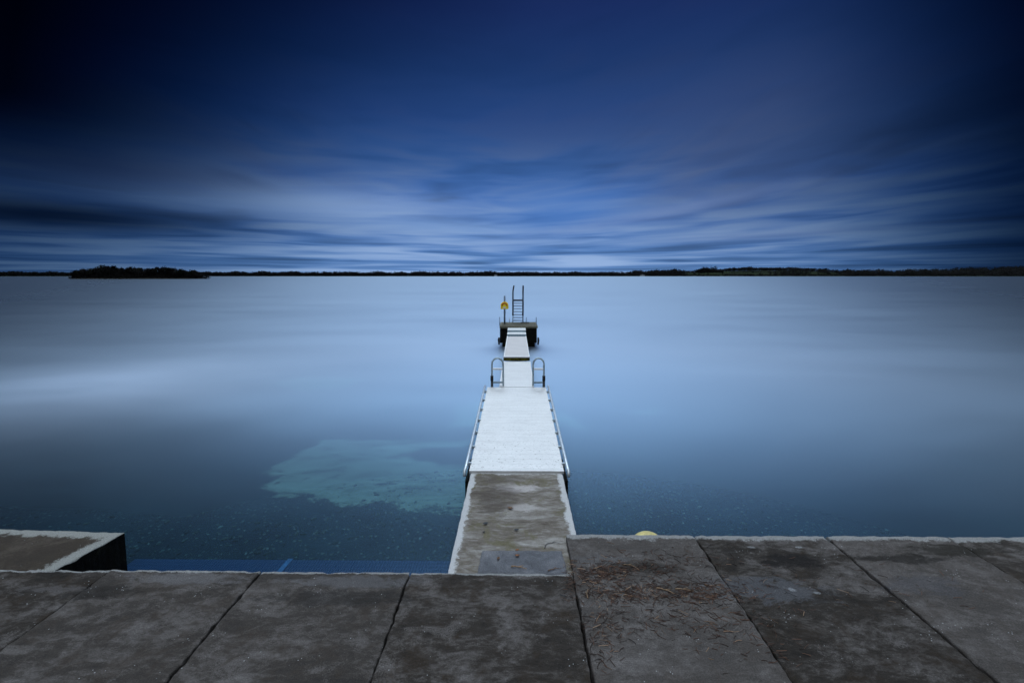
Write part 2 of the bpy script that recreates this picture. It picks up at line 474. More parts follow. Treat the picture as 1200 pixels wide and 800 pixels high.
# ------------------------------------------------------------------ setting: lake, bed
def bed_z(x, y):
    return -.62 - max(0, y - 12) * .035 if y < 60 else -2.3
bm = bmesh.new()
xs = [-3800, -900, -200, -60, -30, -15, -8, 0, 8, 15, 30, 60, 200, 900, 3800]
ys = [2.0, 6, 9, 12, 16, 22, 30, 45, 80, 200, 500, 1000, 1900]
g = [[bm.verts.new((x, y, 0)) for x in xs] for y in ys]
for j in range(len(ys) - 1):
    for i in range(len(xs) - 1): bm.faces.new((g[j][i], g[j][i + 1], g[j + 1][i + 1], g[j + 1][i]))
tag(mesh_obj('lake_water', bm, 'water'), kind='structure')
bm = bmesh.new()
g = [[bm.verts.new((x, y, bed_z(x, y))) for x in xs] for y in ys]
for j in range(len(ys) - 1):
    for i in range(len(xs) - 1): bm.faces.new((g[j][i], g[j][i + 1], g[j + 1][i + 1], g[j + 1][i]))
tag(mesh_obj('lake_bed', bm, 'bed'), kind='structure')

def silt_patch(pts, amp, seed):
    """An irregular sheet of pale silt lying on the bed, outlined from points in plan."""
    w = [at(px, py, -.62) for px, py in pts]
    def sdist(x, y):
        ins = False; best = 1e9
        for a, b in zip(w, w[1:] + w[:1]):
            if (a.y > y) != (b.y > y) and x < (b.x - a.x) * (y - a.y) / (b.y - a.y) + a.x: ins = not ins
            dx, dy = b.x - a.x, b.y - a.y; L2 = dx * dx + dy * dy or 1e-9
            u = max(0, min(1, ((x - a.x) * dx + (y - a.y) * dy) / L2))
            best = min(best, math.hypot(x - a.x - u * dx, y - a.y - u * dy))
        return best if ins else -best
    cell = .07; m = .45
    x0 = min(p.x for p in w) - m; x1 = max(p.x for p in w) + m; y0 = min(p.y for p in w) - m; y1 = max(p.y for p in w) + m
    nx, ny = int((x1 - x0) / cell) + 1, int((y1 - y0) / cell) + 1
    bm = bmesh.new(); lay = bm.verts.layers.float.new('inside')
    G = []
    for j in range(ny + 1):
        row = []
        for i in range(nx + 1):
            x, y = x0 + i * cell, y0 + j * cell; d = sdist(x, y)
            v = bm.verts.new((x, y, bed_z(x, y) + .012 + .012 * noise.noise(Vector((x * 1.5, y * 3, seed))))); v[lay] = max(0, min(1, .5 + d / m * .5)); row.append((v, d))
        G.append(row)
    for j in range(ny):
        for i in range(nx):
            q = (G[j][i], G[j][i + 1], G[j + 1][i + 1], G[j + 1][i])
            if max(k[1] for k in q) > -m: bm.faces.new([k[0] for k in q])
    for v in [v for v in bm.verts if not v.link_faces]: bm.verts.remove(v)
    return tag(mesh_obj('silt_patch', bm, 'silt', smooth=True), kind='structure')
silt_patch([(381, 515), (430, 514), (476, 515), (556, 516), (536, 521), (492, 526), (462, 532), (490, 542), (525, 547), (575, 546), (575, 599),
            (542, 599), (490, 600), (469, 594), (448, 585), (420, 591), (395, 587), (367, 584), (364, 578), (343, 580), (332, 578),
            (315, 569), (325, 561), (315, 552), (332, 543), (364, 524)], .16, 3)
silt_patch([(533, 473), (557, 464), (590, 466), (590, 497), (563, 497), (527, 497), (539, 485)], .25, 8)
silt_patch([(640, 479), (662, 479), (674, 488), (686, 500), (677, 499), (640, 490)], .2, 12)
silt_patch([(318, 440), (360, 432), (430, 436), (400, 447), (350, 450)], .5, 17)
silt_patch([(740, 478), (770, 474), (765, 481)], .2, 21)

bm = bmesh.new()
for k in range(13000):
    y = 6.4 + 20 * random.random() ** 1.5; x = random.uniform(-1.25, 1.25) * (y + 2)
    if abs(x) < 1.0 and y < 27: continue
    if noise.noise(Vector((x * .35, y * .35, 4))) < random.uniform(-.5, .3): continue
    s = random.choice((.02, .02, .025, .03, .035, .05)) * random.uniform(.7, 1.2)
    b2 = bmesh.new(); bmesh.ops.create_icosphere(b2, subdivisions=1, radius=s)
    for v in b2.verts: v.co *= 1 + noise.noise(v.co * 30 + Vector((k, 0, 0))) * .3
    b2.transform(Matrix.Translation((x, y, bed_z(x, y) + s * .2)) @ Matrix.Rotation(random.uniform(0, 6.3), 4, 'Z') @ Matrix.Diagonal((1.3, .8, .5, 1)))
    vm = {}
    for v in b2.verts: vm[v] = bm.verts.new(v.co)
    for f in b2.faces: bm.faces.new([vm[v] for v in f.verts])
    b2.free()
tag(mesh_obj('lakebed_stones', bm, 'stones'), 'dark stones scattered over the lake bed in the shallows', 'stones', kind='stuff')

# ------------------------------------------------------------------ quay of concrete slabs
QZ = .62
SW = 2.0
H = HC - QZ
x_left0 = .19 * H                                        # joint under the jetty's right side
yl = at(400, 669, QZ).y                                  # quay edge on the left
yr = at(900, 627, QZ).y                                  # quay edge on the right
GAP = .022
rq = random.Random(31)
def quay_slab(x0, x1, y0, y1, edges, label, z=QZ, wear=.10, mat='slab', group='concrete slabs paving the quay', skew=0):
    bm = bmesh.new()
    j = [rq.uniform(-.006, .006) for _ in range(4)]; dz = rq.uniform(-.006, .006); tx, ty = rq.uniform(-.004, .004), rq.uniform(-.003, .003)
    xm, ym = (x0 + x1) / 2, (y0 + y1) / 2
    slab(bm, [(x0 + GAP / 2 + j[0], y0), (x1 - GAP / 2 + j[1], y0), (x1 - GAP / 2 + j[2], y1 + j[0]), (x0 + GAP / 2 + j[3], y1 + j[1])], z - .35, z + dz,
         edges=edges, wear_w=wear, jit=.016, rnd=.02, top=lambda x, y: tx * (x - xm) + ty * (y - ym))
    return tag(mesh_obj('concrete_slab', bm, mat, origin=((x0 + x1) / 2, y0, z - .35)), label, 'slab', group, 'thing')
ld = ['dark concrete slab at the foot of the jetty, its right corner by the flagstone',
      'dark concrete slab between two joints, second left of the jetty along the quay',
      'dark concrete slab with a pale streak, below the raised corner block',
      'dark concrete slab at the far left end of the near quay edge']
lj = [x_left0, -.36 * H, -.865 * H, -1.38 * H, -1.90 * H, -2.42 * H]
ld.append('dark concrete slab beyond the left end of the near quay edge')
for k in range(5):
    quay_slab(lj[k + 1], lj[k], yl - 2.05, yl - .0, (2,), ld[k], wear=.09)
rj = [x_left0, .683 * H, 1.1875 * H, 1.655 * H, 2.13 * H, 2.62 * H]
rd = ['dark concrete slab strewn with brown pine needles, right of the jetty',
      'dark concrete slab with white lichen specks, second right of the jetty',
      'dark stained concrete slab, third right of the jetty along the quay edge',
      'dark concrete slab at the far right end of the quay edge',
      'dark concrete slab beyond the far right end of the quay edge']
for k in range(5):
    quay_slab(rj[k], rj[k + 1], yr - 2.9, yr, (2,), rd[k], wear=.24)
# rows nearer the bank
xs_ = [-2.42, -1.90, -1.38, -.865, -.36, .19]
for k in range(5):
    quay_slab(xs_[k] * H, xs_[k + 1] * H, yl - 4.2, yl - 2.07, (), 'dark plain concrete slab in the row nearest the bank, left half of the quay')
for k in range(5):
    quay_slab(rj[k], rj[k + 1], yr - 5.0, yr - 2.92, (), 'dark plain concrete slab in the row nearest the bank, right half of the quay')
# bank behind and fill below the slabs
bm = bmesh.new()
box(bm, -12, 12, -6, yl - .06, -1.2, QZ - .352)
box(bm, x_left0 + .03, 12, yl - .0615, yr - .06, -1.2, QZ - .353)
tag(mesh_obj('bank', bm, 'bank'), kind='structure')
# faces of the quay wall below the slabs
bm = bmesh.new()
box(bm, -12, x_left0 - .05, yl - .058, yl - .03, -1.2, QZ - .355)
box(bm, x_left0 + .05, 12, yr - .058, yr - .03, -1.2, QZ - .355)
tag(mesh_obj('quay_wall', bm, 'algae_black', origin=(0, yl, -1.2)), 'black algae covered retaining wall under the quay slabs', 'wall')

# corner block on the left
bz = .60
c0 = at(146, 623.6, bz); c1 = at(66, 666.5, bz); c2 = at(44, 620.6, bz)
dirr = (c0 - c1).normalized(); dirf = (c2 - c0).normalized()
near_r = c1 - dirr * (c1.y - (yl + .004)) / dirr.y
fl = c0 + dirf * 4.5
nl = fl - dirr * ((fl.y - (yl + .004)) / dirr.y)
bm = bmesh.new()
slab(bm, [(nl.x, nl.y), (near_r.x, near_r.y), (c0.x, c0.y), (fl.x, fl.y)], -1.1, bz, edges=(1, 2), wear_w=.36)
tag(mesh_obj('corner_block', bm, ('block', 'algae_black'), origin=((nl.x + c0.x) / 2, yl, -1.1)), 'stained concrete block with pale rim standing out from the left end of the quay', 'concrete block')

# ribbed blue matting in the water under the left quay edge
bm = bmesh.new()
def ledge(bm, x0, x1, y0, y1, z0, z1):
    n = int((x1 - x0) / .0225)
    for i in range(n):
        pass
    box(bm, x0, x1, y0, y1, z0, z1, .008)
y_mat = at(330, 656, -.05).y
t = thing('ribbed_mat', 'blue ribbed mat lying just under water along the left quay edge', 'mat', (-2.6, yl + .2, -.62))
xa, xb = at(152, 660, -.05).x, -.96
xj = at(335, 660, -.05).x
bm = bmesh.new(); box(bm, xa, xb, yl + .02, y_mat, -.09, -.04, .006); mesh_obj('matting', bm, 'mat', t)
bm = bmesh.new()
hexa(bm, [(xj - .06, yl + .03, -.039), (xj + .03, yl + .03, -.039), (xj + .07, y_mat + .01, -.039), (xj - .01, y_mat + .01, -.039),
          (xj - .06, yl + .03, -.026), (xj + .03, yl + .03, -.026), (xj + .07, y_mat + .01, -.026), (xj - .01, y_mat + .01, -.026)], .003)
mesh_obj('strap', bm, 'mat_joint', t)
for x in (xa + .3, (xa + xj) / 2, xj + .3, xb - .4):
    bm = bmesh.new(); box(bm, x - .03, x + .03, yl + .08, y_mat - .05, -.62, -.092); mesh_obj('support', bm, 'steel_dark', t)

# ------------------------------------------------------------------ concrete jetty
PZ = .53
HP = HC - PZ
hw = .464 * HP / 2
y_end = at(605, 552.5, PZ).y
t = thing('concrete_jetty', 'weathered concrete jetty stub with white worn edges running out from the quay', 'jetty', (0, yl, -1.1))
bm = bmesh.new()
slab(bm, [(-hw, yl + .006), (hw, yl + .006), (hw, y_end), (-hw, y_end)], PZ - .45, PZ, edges=(1, 2, 3), wear_w=.22, cell=.04)
# trim the piece that the quay slab covers by stopping under it: the quay lies higher, so nothing shows
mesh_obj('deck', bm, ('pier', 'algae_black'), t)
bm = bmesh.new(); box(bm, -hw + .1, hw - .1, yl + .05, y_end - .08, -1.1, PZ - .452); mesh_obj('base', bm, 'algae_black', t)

# raised flagstone between jetty and quay
p0 = at(562, 668, PZ + .04); p1 = at(662, 646, PZ + .04)
bm = bmesh.new()
slab(bm, [(at(560, 668, PZ + .05).x, yl + .012), (x_left0 - .07, yl + .012), (x_left0 - .09, p1.y), (at(565, 646, PZ + .05).x, p1.y)], PZ + .004, PZ + .055, cell=.03, jit=.012)
tag(mesh_obj('flagstone', bm, 'small_slab', origin=(.1, yl, PZ)), 'blue grey flagstone laid on the jetty behind the quay edge', 'flagstone')

# ------------------------------------------------------------------ aluminium gangway
GA = PZ + .035
y0g = y_end - .06
zg1 = .85
Hg1 = HC - zg1
y1g = at(605, 453.5, zg1).y
gw = .98
t = thing('gangway', 'wide ribbed aluminium gangway with tubular side rails joined to the concrete jetty', 'gangway', (0, y0g, 0))
bm = bmesh.new(); ramp_box(bm, -gw, gw, y0g, y1g, GA, zg1, .05, .006); mesh_obj('deck', bm, 'alu_deck', t)
for s in (-1, 1):
    bm = bmesh.new(); ramp_box(bm, s * gw - .035 if s > 0 else -gw - .0, s * gw if s > 0 else -gw + .035, y0g + .05, y1g - .02, GA - .053, zg1 - .053, .16, .004)
    mesh_obj('side_beam', bm, 'alu_dark', t)
    bm = bmesh.new()
    xr = s * (gw + .085)
    pts = [(xr, y0g - .12, GA - .06), (xr, y0g - .06, GA + .03)]
    n = 8
    for k in range(n + 1):
        u = k / n; pts.append((xr - s * .01, y0g + .02 + (y1g - y0g - .1) * u, GA + .055 + (zg1 - GA) * u))
    tube(bm, pts, .033, 10)
    rail = mesh_obj('side_rail', bm, 'alu_tube', t, smooth=True)
    for k in range(7):
        bm = bmesh.new()
        u = (k + .4) / 7; y = y0g + (y1g - y0g) * u; z = GA + (zg1 - GA) * u
        box(bm, min(s * (gw - .02), xr), max(s * (gw - .02), xr), y - .025, y + .025, z - .045, z + .03, .004)
        mesh_obj('bracket', bm, 'alu_tube', t)
    bm = bmesh.new()
    box(bm, min(s * (gw - .01), s * (gw + .09)), max(s * (gw - .01), s * (gw + .09)), y_end - .02, y_end + 1.1, -.7, GA - .22, .01)
    mesh_obj('shade_box', bm, 'algae_black', t)  # dark box added in place of the shade and reflection under the gangway
bm = bmesh.new(); box(bm, -gw, gw, y0g - .012, y0g + .03, GA + .003, GA + .016, .003); mesh_obj('end_plate', bm, 'alu_edge', t)

# narrow walkway beyond
z_n0, z_n1 = zg1 + .004, .95
y0n = y1g + .015
y1n = at(605, 423.5, z_n1).y
nw0 = .55
t = thing('walkway', 'narrow pale aluminium walkway between the two swimming ladders', 'walkway', (0, y0n, 0))
bm = bmesh.new(); ramp_box(bm, -nw0, nw0, y0n, y1n, z_n0, z_n1, .05, .006); mesh_obj('deck', bm, 'alu_deck', t)
for s in (-1, 1):
    bm = bmesh.new(); ramp_box(bm, min(s * nw0, s * (nw0 + .03)) , max(s * nw0, s * (nw0 + .03)), y0n, y1n, z_n0 + .012, z_n1 + .012, .2, .004)
    mesh_obj('side_beam', bm, 'alu_edge', t)
for y in (y0n + .6, y1n - .5):
    bm = bmesh.new(); box(bm, -nw0 + .02, nw0 - .02, y - .2, y + .2, -1.4, z_n0 - .06, .02); mesh_obj('float', bm, 'algae_black', t)

# second gangway, pale worn decking
z_s0, z_s1 = 1.05, 1.0
y0s = at(605, 418.9, z_s0).y
y1s = at(605, 394, z_s1).y
sw = .515
t = thing('far_gangway', 'narrow pale grey gangway leading up to the bathing platform', 'gangway', (0, y0s, 0))
bm = bmesh.new(); ramp_box(bm, -sw, sw, y0s, y1s, z_s0, z_s1, .07, .006); mesh_obj('deck', bm, 'wood_deck', t)
for s in (-1, 1):
    bm = bmesh.new(); ramp_box(bm, min(s * (sw + .003), s * (sw + .05)), max(s * (sw + .003), s * (sw + .05)), y0s, y1s, z_s0 + .03, z_s1 + .03, .14, .006)
    mesh_obj('edge_rail', bm, 'alu_edge', t)
bm = bmesh.new(); box(bm, -sw - .05, sw + .05, y0s - .04, y0s - .003, z_n1 - .03, z_s0 - .012, .004); mesh_obj('end_board', bm, 'weed', t)
bm = bmesh.new(); box(bm, -sw - .05, sw + .05, y0s - .038, y0s + .12, z_s0 + .033, z_s0 + .045, .003); mesh_obj('threshold', bm, 'alu_edge', t)

# bathing platform: block, steps
y_t2 = y1s + .02
zA, zB, zP = 1.13, 1.24, 1.36
yA0 = y_t2; yA1 = at(605, 388.9, zA).y
yB0 = yA1 + .01; yB1 = at(605, 384.0, zB).y
t = thing('step_unit', 'two pale steps with blue grey risers set against the bathing platform', 'steps', (0, yA0, 0))
for (ya, yb, z) in ((yA0, yA1, zA), (yB0, yB1, zB)):
    bm = bmesh.new(); box(bm, -.56, .56, ya, yb, z - .03, z, .005); tr_ = mesh_obj('tread', bm, 'step_tread', t)
    bm = bmesh.new(); box(bm, -.56, .56, ya + .015, ya + .045, z - .16, z - .032, .003); mesh_obj('riser', bm, 'step_riser', t)
yP0 = yB1 + .02
Pw = 45.0 / (F / yP0) / 2
yP1 = at(605, 377.3, zP).y
cx = at(607.7, 381, zP).x
t = thing('bathing_platform', 'square concrete bathing platform with mossy top and black sides in the lake', 'platform', (cx, yP0, 0))
bm = bmesh.new()
slab(bm, [(cx - Pw, yP0), (cx + Pw, yP0), (cx + Pw, yP1), (cx - Pw, yP1)], zP - .16, zP, edges=(0, 1, 2, 3), wear_w=.2, cell=.08, jit=.03, rnd=.03)
mesh_obj('top_slab', bm, 'platform_top', t)
bm = bmesh.new()
slab(bm, [(cx - Pw + .04, yP0 + .05), (cx + Pw - .04, yP0 + .05), (cx + Pw - .04, yP1 - .05), (cx - Pw + .04, yP1 - .05)], .25, zP - .165, jit=.05, rnd=.06, cell=.09)
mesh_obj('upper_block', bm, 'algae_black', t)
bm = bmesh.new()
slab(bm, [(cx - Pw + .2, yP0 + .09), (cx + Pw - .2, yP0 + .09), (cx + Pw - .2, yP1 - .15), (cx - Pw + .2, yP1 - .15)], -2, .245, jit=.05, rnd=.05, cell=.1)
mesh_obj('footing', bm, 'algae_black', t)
for s in (-1, 1):
    bm = bmesh.new(); tube(bm, [(cx + s * (Pw + .03), yP0 + .02, .62), (cx + s * (Pw + .05), yP0 + .0, .45), (cx + s * (Pw + .03), yP0 + .02, .15)], [.05, .07, .05], 8)
    mesh_obj('fender', bm, 'steel_dark', t, smooth=True)
# rods
PR = F / yP0
def rod(px, topy, y, label, mat, r=.022):
    x = at(px, 378, zP).x * y / at(px, 378, zP).y
    ztop = HC - (topy - 322) * y / F
    o = thing('iron_post', label, 'post', (x, y, zP), 'iron posts round the platform edge')
    bm = bmesh.new(); tube(bm, [(x, y, zP - .03), (x, y, ztop - .02)], r, 8); mesh_obj('shaft', bm, mat, o, smooth=True)
    bm = bmesh.new(); bmesh.ops.create_uvsphere(bm, u_segments=8, v_segments=6, radius=r * 1.25)
    bmesh.ops.translate(bm, verts=bm.verts, vec=(x, y, ztop - .02)); mesh_obj('cap', bm, mat, o, smooth=True)
rod(585.6, 371.6, yP0 + .25, 'thin iron post at the left front corner of the bathing platform', 'steel_blue')
rod(628.4, 371.6, yP0 + .25, 'thin iron post at the right front corner of the bathing platform', 'steel_blue')
rod(597.0, 372.2, yP1 - .15, 'faint thin iron post between the lifebuoy pole and the tall ladder', 'alu_tube', .018)
rod(616.7, 371.8, yP1 - .15, 'thin iron post just right of the tall ladder', 'steel_blue', .02)

# lifebuoy station
yS = (yP0 + yP1) / 2
s_ = F / yS
xS = (591.3 - 605.5) / s_
def zpx(py, y): return HC - (py - 322) * y / F
zt, zb = zpx(346.5, yS), zP
t = thing('lifebuoy_station', 'yellow lifebuoy housing with a red ring on a grey pole', 'lifebuoy', (xS, yS, zP))
bm = bmesh.new(); tube(bm, [(xS, yS, zb - .04), (xS, yS, zt)], .06, 10); mesh_obj('pole', bm, 'steel_blue', t, smooth=True)
zc0, zc1 = zpx(362.0, yS), zpx(353.2, yS)
hwid = 4.6 / s_
prof = [(-hwid * .92, zc0), (hwid * .92, zc0), (hwid, zc0 + .04)]
zmid = zc0 + (zc1 - zc0) * .52
for k in range(13):
    a = math.pi * k / 12; prof.append((hwid * math.cos(a), zmid + (zc1 - zmid) * math.sin(a)))
prof.append((-hwid, zc0 + .04))
bm = bmesh.new()
f0 = [bm.verts.new((xS + x, yS - .17, z)) for x, z in prof]; f1 = [bm.verts.new((xS + x, yS - .05, z)) for x, z in prof]
bm.faces.new(f0); bm.faces.new(f1[::-1])
for k in range(len(prof)): bm.faces.new((f0[k], f1[k], f1[(k + 1) % len(prof)], f0[(k + 1) % len(prof)]))
bmesh.ops.recalc_face_normals(bm, faces=bm.faces)
bmesh.ops.bevel(bm, geom=[e for e in bm.edges if e.calc_face_angle(0) > .6], offset=.02, segments=2, affect='EDGES')
mesh_obj('housing', bm, 'yellow', t)
bm = bmesh.new()
pts = []
for k in range(15):
    a = math.pi * (-.06 + 1.12 * k / 14); pts.append((xS + hwid * .60 * math.cos(a), yS - .175, zmid - .02 + hwid * .60 * math.sin(a)))
tube(bm, pts, .034, 8); mesh_obj('ring', bm, 'red', t, smooth=True)
bm = bmesh.new(); box(bm, xS - .095, xS + .075, yS - .186, yS - .165, zc0 + .045, zc0 + .155, .006); mesh_obj('notice', bm, 'white', t)

# tall ladder
yL = yP1 - .55
sL = F / yL
xl, xr_ = (601.2 - 605.6) / sL, (613.0 - 605.6) / sL
ztop = zpx(334.8, yL); 
t = thing('diving_ladder', 'tall dark steel ladder standing on the bathing platform', 'ladder', ((xl + xr_) / 2, yL, zP))
zj = zpx(367.5, yL)
for i, x in enumerate((xl, xr_)):
    bm = bmesh.new()
    up = [(x, yL, zj), (x, yL, ztop - .5)]
    b_ = .10 if i == 0 else .02
    for k in range(1, 7):
        a = k / 6 * 1.1; up.append((x + b_ * (1 - math.cos(a)) * 1.2, yL + .35 * (1 - math.cos(a)), ztop - .5 + .5 * k / 6))
    tube(bm, up, .052, 10); mesh_obj('handrail', bm, 'steel_dark', t, smooth=True)
    bm = bmesh.new(); tube(bm, [(x, yL, zP - .03), (x, yL, zj + .03)], .034, 10); mesh_obj('leg', bm, 'steel' if i == 0 else 'steel_dark', t, smooth=True)
    bm = bmesh.new(); tube(bm, [(x, yL, zj - .12), (x, yL, zj + .14)], .055, 10); mesh_obj('socket', bm, 'steel_dark', t, smooth=True)
for py, m_ in ((355.2, 'steel'), (358.3, 'steel'), (361.7, 'steel'), (365.0, 'steel'), (368.6, 'steel_dark'), (372.0, 'steel_dark'), (375.4, 'steel_dark')):
    z = zpx(py, yL); bm = bmesh.new(); tube(bm, [(xl, yL, z), (xr_, yL, z)], .024, 8); mesh_obj('rung', bm, m_, t, smooth=True)
z = zpx(351.8, yL); bm = bmesh.new(); box(bm, xl, xr_, yL - .05, yL + .12, z - .05, z + .05, .008); mesh_obj('crossbar', bm, 'steel_dark', t)
bm = bmesh.new(); box(bm, xr_ - .15, xr_ + .42, yL - .12, yL + .2, zP + .004, zP + .05, .008); mesh_obj('base_plate', bm, 'steel_dark', t)

# swimming ladders hung on the end of the wide gangway
yH = y1g + .16
sH = F / yH
def hoop_x(px): return (px - 605.6) / sH
for s, label in ((-1, 'hooped swimming ladder on the left side of the narrow walkway'), (1, 'hooped swimming ladder on the right side of the narrow walkway')):
    xo, xi = (hoop_x(576.2), hoop_x(589.6)) if s < 0 else (hoop_x(638.0), hoop_x(625.2))
    zt = zpx(420.4, yH); rad = abs(xo - xi) / 2; mx_ = (xo + xi) / 2
    t = thing('swim_ladder', label, 'ladder', (mx_, yH, 0), 'hooped swimming ladders on the walkway')
    bm = bmesh.new()
    pts = [(xo, yH, -.7), (xo, yH, .3), (xo, yH, zt - rad * 1.15)]
    for k in range(1, 12):
        a = math.pi * k / 12; pts.append((mx_ + (xo - mx_) * math.cos(a), yH, zt - rad * 1.15 + rad * 1.15 * math.sin(a)))
    pts += [(xi, yH, zt - rad * 1.15), (xi, yH, zg1 - .1), (xi, yH, .3), (xi, yH, -.7)]
    tube(bm, pts, .032, 10); mesh_obj('hoop_rail', bm, 'hoop', t, smooth=True)
    bm = bmesh.new(); tube(bm, [(xo, yH, zpx(447.5, yH)), (xo, yH, zpx(441.5, yH))], .052, 10); mesh_obj('sleeve', bm, 'rubber', t, smooth=True)
    bm = bmesh.new(); tube(bm, [(xo, yH, -.7), (xo, yH, zpx(447.6, yH))], .043, 10); mesh_obj('outer_foot', bm, 'steel_dark', t, smooth=True)
    for py, mt in ((433.4, 'alu_edge'), (449.5, 'alu_dark')):
        z = zpx(py, yH); bm = bmesh.new(); box(bm, min(xo, xi) + .03, max(xo, xi) - .03, yH - .045, yH + .045, z - .025, z + .025, .006); mesh_obj('tread', bm, mt, t)
    for z in (.45, .15, -.15, -.45):
        bm = bmesh.new(); box(bm, min(xo, xi) + .03, max(xo, xi) - .03, yH - .045, yH + .045, z - .02, z + .02, .006); mesh_obj('tread', bm, 'alu_dark', t)
    bm = bmesh.new(); box(bm, xi - .05, xi + .05, y1g + .003, yH - .03, zg1 - .13, zg1 - .06, .006); mesh_obj('bracket', bm, 'alu_dark', t)

# buoy
yB = yr + .36
bz_ = .115
t = thing('mooring_buoy', 'pale yellow round buoy floating against the right quay wall', 'buoy', (at(760, 626, QZ).x * (yB / yr), yB, 0))
bm = bmesh.new(); bmesh.ops.create_uvsphere(bm, u_segments=32, v_segments=20, radius=.305)
bmesh.ops.translate(bm, verts=bm.verts, vec=(t.location.x, yB, bz_)); mesh_obj('float', bm, 'buoy', t, smooth=True)
bm = bmesh.new(); tube(bm, [(t.location.x + .302 * math.cos(a_), yB + .302 * math.sin(a_), bz_ + .10 + .02 * math.sin(3 * a_)) for a_ in [2 * math.pi * k / 40 for k in range(41)]], .012, 6); mesh_obj('rope', bm, 'pale_twig', t, smooth=True)
bm = bmesh.new(); bmesh.ops.create_cone(bm, cap_ends=True, segments=16, radius1=.05, radius2=.04, depth=.08)
bmesh.ops.translate(bm, verts=bm.verts, vec=(t.location.x, yB, bz_ - .33)); mesh_obj('eyelet', bm, 'steel_dark', t)

# ------------------------------------------------------------------ litter on the slabs
def bent(p, ang, L, r, bow, n=5):
    d = Vector((math.cos(ang), math.sin(ang), 0)); sd = Vector((-d.y, d.x, 0))
    return [Vector(p) + d * L * (k / n - .5) + sd * bow * math.sin(math.pi * k / n) + Vector((0, 0, r + .004 + abs(math.sin(k * 2.1)) * r * .6)) for k in range(n + 1)]
bm = bmesh.new()
def needle(x, y, L, r):
    z = QZ + .002 if not (y > yl and x < x_left0) else PZ + .06
    p = bent((x, y, z), random.gauss(0, .8) + (math.pi if random.random() < .5 else 0), L, r, random.uniform(-.1, .1) * L, 3)
    n0 = len(bm.verts); tube(bm, p, r, 3, False)
for cxp, cyp, sx, sy, n in ((700, 672, 18, 6, 240), (735, 668, 30, 6, 200), (765, 690, 50, 8, 360), (830, 697, 30, 7, 240), (780, 655, 45, 8, 120),
                            (730, 697, 30, 5, 160), (800, 725, 60, 12, 240), (700, 745, 14, 25, 140), (880, 760, 40, 14, 70), (900, 690, 50, 18, 60), (1000, 690, 80, 20, 50)):
    for k in range(n):
        p = at(random.gauss(cxp, sx), random.gauss(cyp, sy), QZ)
        if p.x < x_left0 + .02 or p.y > yr - .03: continue
        needle(p.x, p.y, random.uniform(.03, .12), random.uniform(.0016, .0038))
for k in range(160):   # along the joint beside the flagstone
    p = at(random.gauss(668, 3.5) + 0, random.uniform(655, 705), QZ)
    needle(p.x, p.y, random.uniform(.02, .07), .002)
tag(mesh_obj('pine_needle_litter', bm, 'litter'), 'brown pine needles and twig crumbs lying on the slabs', 'litter', kind='stuff')

def twig(px, py, ang, L, r, mat, label, z=QZ, fork=True):
    p = at(px, py, z); bm = bmesh.new()
    pts = bent(p, ang, L, r, L * .08, 7); tube(bm, pts, [r * (1 - .6 * k / 7) for k in range(8)], 6)
    if fork:
        a = pts[3]; d = Vector((math.cos(ang + .6), math.sin(ang + .6), .06)); tube(bm, [a, a + d * L * .18, a + d * L * .32 + Vector((.01, 0, .0))], [r * .6, r * .5, r * .3], 5)
    tag(mesh_obj('fallen_twig', bm, mat, origin=p, smooth=True), label, 'twig', 'fallen twigs on the quay and jetty')
FZ = PZ + .058
twig(608, 666, -.25, .22, .010, 'pale_twig', 'stout pale brown twig lying on the blue grey flagstone', FZ)
twig(650, 668, .25, .20, .007, 'twig', 'thin brown twig at the right end of the flagstone', FZ)
twig(648, 637, .15, .20, .005, 'steel_dark', 'dark forked twig on the jetty near the right quay corner', PZ)
twig(640, 640, 1.2, .13, .006, 'steel_dark', 'short dark twig standing off the flagstone edge on the jetty', PZ)
twig(780, 693, -.5, .22, .008, 'pale_twig', 'bleached twig lying across the needles on the right slab')
twig(802, 692, -.2, .22, .006, 'pale_twig', 'longer bleached twig just right of another in the needles')
twig(737, 663, -.2, .15, .006, 'pale_twig', 'small bleached twig alone in the middle of the needle strewn slab')
twig(739, 700, -.25, .18, .008, 'twig', 'brown twig at the near edge of the needle heap')
twig(834, 688, -.4, .17, .007, 'twig', 'brown twig at the right end of the needle heap')
twig(689, 696, 1.4, .16, .006, 'pale_twig', 'upright pale stalk beside the joint right of the jetty')
twig(660, 699, -.6, .10, .005, 'steel_dark', 'dark twig crumb on the near slab beside the joint')
def leaf(px, py, z, ang, L, mat, label):
    p = at(px, py, z); bm = bmesh.new(); d = Vector((math.cos(ang), math.sin(ang), 0)); sd = Vector((-d.y, d.x, 0))
    rows = []
    for k in range(7):
        u = k / 6; w = L * .28 * math.sin(math.pi * min(1, u * .92 + .04)); c = p + d * L * (u - .5) + Vector((0, 0, .008 + .012 * (u - .5) ** 2 * 4))
        rows.append([bm.verts.new(c + sd * w * q + Vector((0, 0, abs(q) * w * .5))) for q in (-1, 0, 1)])
    for a, b in zip(rows, rows[1:]):
        for q in (0, 1): bm.faces.new((a[q], a[q + 1], b[q + 1], b[q]))
    r = bmesh.ops.extrude_face_region(bm, geom=bm.faces[:])
    bmesh.ops.translate(bm, verts=[g for g in r['geom'] if isinstance(g, bmesh.types.BMVert)], vec=(0, 0, .003))
    tag(mesh_obj('dead_leaf', bm, mat, origin=p), label, 'leaf', 'dead leaves on the jetty')
leaf(606, 651.5, FZ, .1, .07, 'leaf', 'small orange leaf on the flagstone')
leaf(606, 645, PZ, .3, .06, 'leaf', 'small orange leaf at the far edge of the flagstone')
leaf(605, 621.5, PZ, .2, .08, 'steel_dark', 'dark curled leaf in the middle of the concrete jetty')
